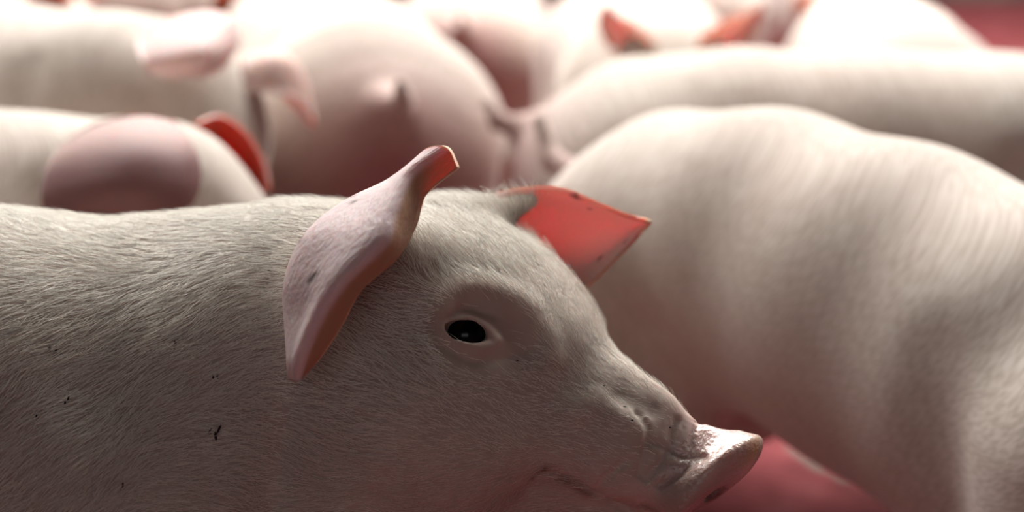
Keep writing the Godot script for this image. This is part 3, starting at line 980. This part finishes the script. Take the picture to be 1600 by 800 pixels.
# tens of thousands of fine bristles lying back along the skin
func bristles(pig: Node3D, meshes: Array, hf: Transform3D) -> void:
	var st := SurfaceTool.new()
	st.begin(Mesh.PRIMITIVE_TRIANGLES)
	var ring := []
	var prof := [[0.0, 0.0, 1.0], [0.4, 0.10, 0.85], [0.8, 0.13, 0.5], [1.0, 0.12, 0.0]]
	for q in prof:
		var r := []
		for k in 3:
			var a := TAU * k / 3.0
			r.append(Vector3(q[0], q[1] + sin(a) * q[2] * 0.012, cos(a) * q[2] * 0.012))
		ring.append(r)
	for i in 3:
		for k in 3:
			var a: Vector3 = ring[i][k]; var b: Vector3 = ring[i][(k + 1) % 3]; var c: Vector3 = ring[i + 1][(k + 1) % 3]; var d: Vector3 = ring[i + 1][k]
			for p in [a, c, b, a, d, c]: st.add_vertex(p)
	st.generate_normals()
	var blade := st.commit()
	var inv := hf.affine_inverse()
	var wind := FastNoiseLite.new()
	wind.seed = 11
	wind.frequency = 1.0
	var xf: Array[Transform3D] = []
	var cl: Array[Color] = []
	for m in meshes:
		var t: PackedInt32Array = m.t
		var vs: PackedVector3Array = m.v
		var ns: PackedVector3Array = m.n
		for i in range(0, t.size(), 3):
			var a := vs[t[i]]; var b := vs[t[i + 1]]; var c := vs[t[i + 2]]
			var n := (ns[t[i]] + ns[t[i + 1]] + ns[t[i + 2]]).normalized()
			if a.x < 0.16 or a.y < 0.40 or n.z < -0.45:
				continue
			var h := inv * a
			var swirl := Vector3(wind.get_noise_3dv(a * 15.0), wind.get_noise_3dv(a * 15.0 + Vector3(50, 0, 0)), wind.get_noise_3dv(a * 15.0 + Vector3(0, 50, 0))) * 0.55
			var dens := 220000.0
			if h.x > 0.13: dens *= clampf(1.0 - (h.x - 0.13) / 0.07, 0.08, 1.0)
			var want := (b - a).cross(c - a).length() * 0.5 * dens
			var cnt := int(want) + (1 if rng.randf() < want - int(want) else 0)
			for q in cnt:
				var r1 := rng.randf(); var r2 := rng.randf()
				if r1 + r2 > 1.0:
					r1 = 1.0 - r1; r2 = 1.0 - r2
				var p := a + (b - a) * r1 + (c - a) * r2
				var hp := inv * p
				# bare lids and orbit
				var ed := Vector2((hp.x - 0.052) / 0.034, (hp.y - 0.030) / 0.022).length()
				if hp.z > 0.03 and (ed < 0.55 or ed < 1.0 and rng.randf() > 0.06): continue
				# which way it lies: back over the face, back and down over the trunk
				var on_head := clampf((hp.x + 0.10) / 0.09, 0.0, 1.0)
				var flow := Vector3(-0.70, -0.72, 0.0).lerp(hf.basis * Vector3(-0.9, -0.28 if hp.y < 0.04 else 0.25, 0.1), on_head)
				if on_head < 0.6: flow = flow.lerp(Vector3(-1, -0.25, 0), clampf((p.y - 0.60) / 0.05, 0.0, 0.8))
				flow += swirl + Vector3(rng.randfn(0, 0.16), rng.randfn(0, 0.16), rng.randfn(0, 0.16))
				flow = (flow - n * flow.dot(n)).normalized()
				var lift := rng.randf_range(0.02, 0.22)
				var dir := (flow + n * lift).normalized()
				var side := n.cross(dir).normalized()
				var up := dir.cross(side) * -1.0
				if up.dot(n) < 0: up = -up
				var len := rng.randf_range(0.010, 0.022) * (0.6 if hp.x > 0.05 else 1.0)
				var wide := rng.randf_range(0.85, 1.3) * 0.018
				xf.append(Transform3D(Basis(dir * len, up * len * 0.6, side * wide), p - n * 0.0003))
				var tone := rng.randf_range(0.75, 1.05)
				cl.append(Color(0.90, 0.86, 0.77) * tone)
	var mm := MultiMesh.new()
	mm.transform_format = MultiMesh.TRANSFORM_3D
	mm.use_colors = true
	mm.mesh = blade
	mm.instance_count = xf.size()
	for i in xf.size():
		mm.set_instance_transform(i, xf[i])
		mm.set_instance_color(i, cl[i])
	var o := MultiMeshInstance3D.new()
	o.name = "bristles"
	o.multimesh = mm
	o.material_override = mat.hair
	o.set_meta("kind", "stuff")
	o.set_meta("label", "short cream bristles lying back")
	pig.add_child(o, true)
	print("bristles ", xf.size())
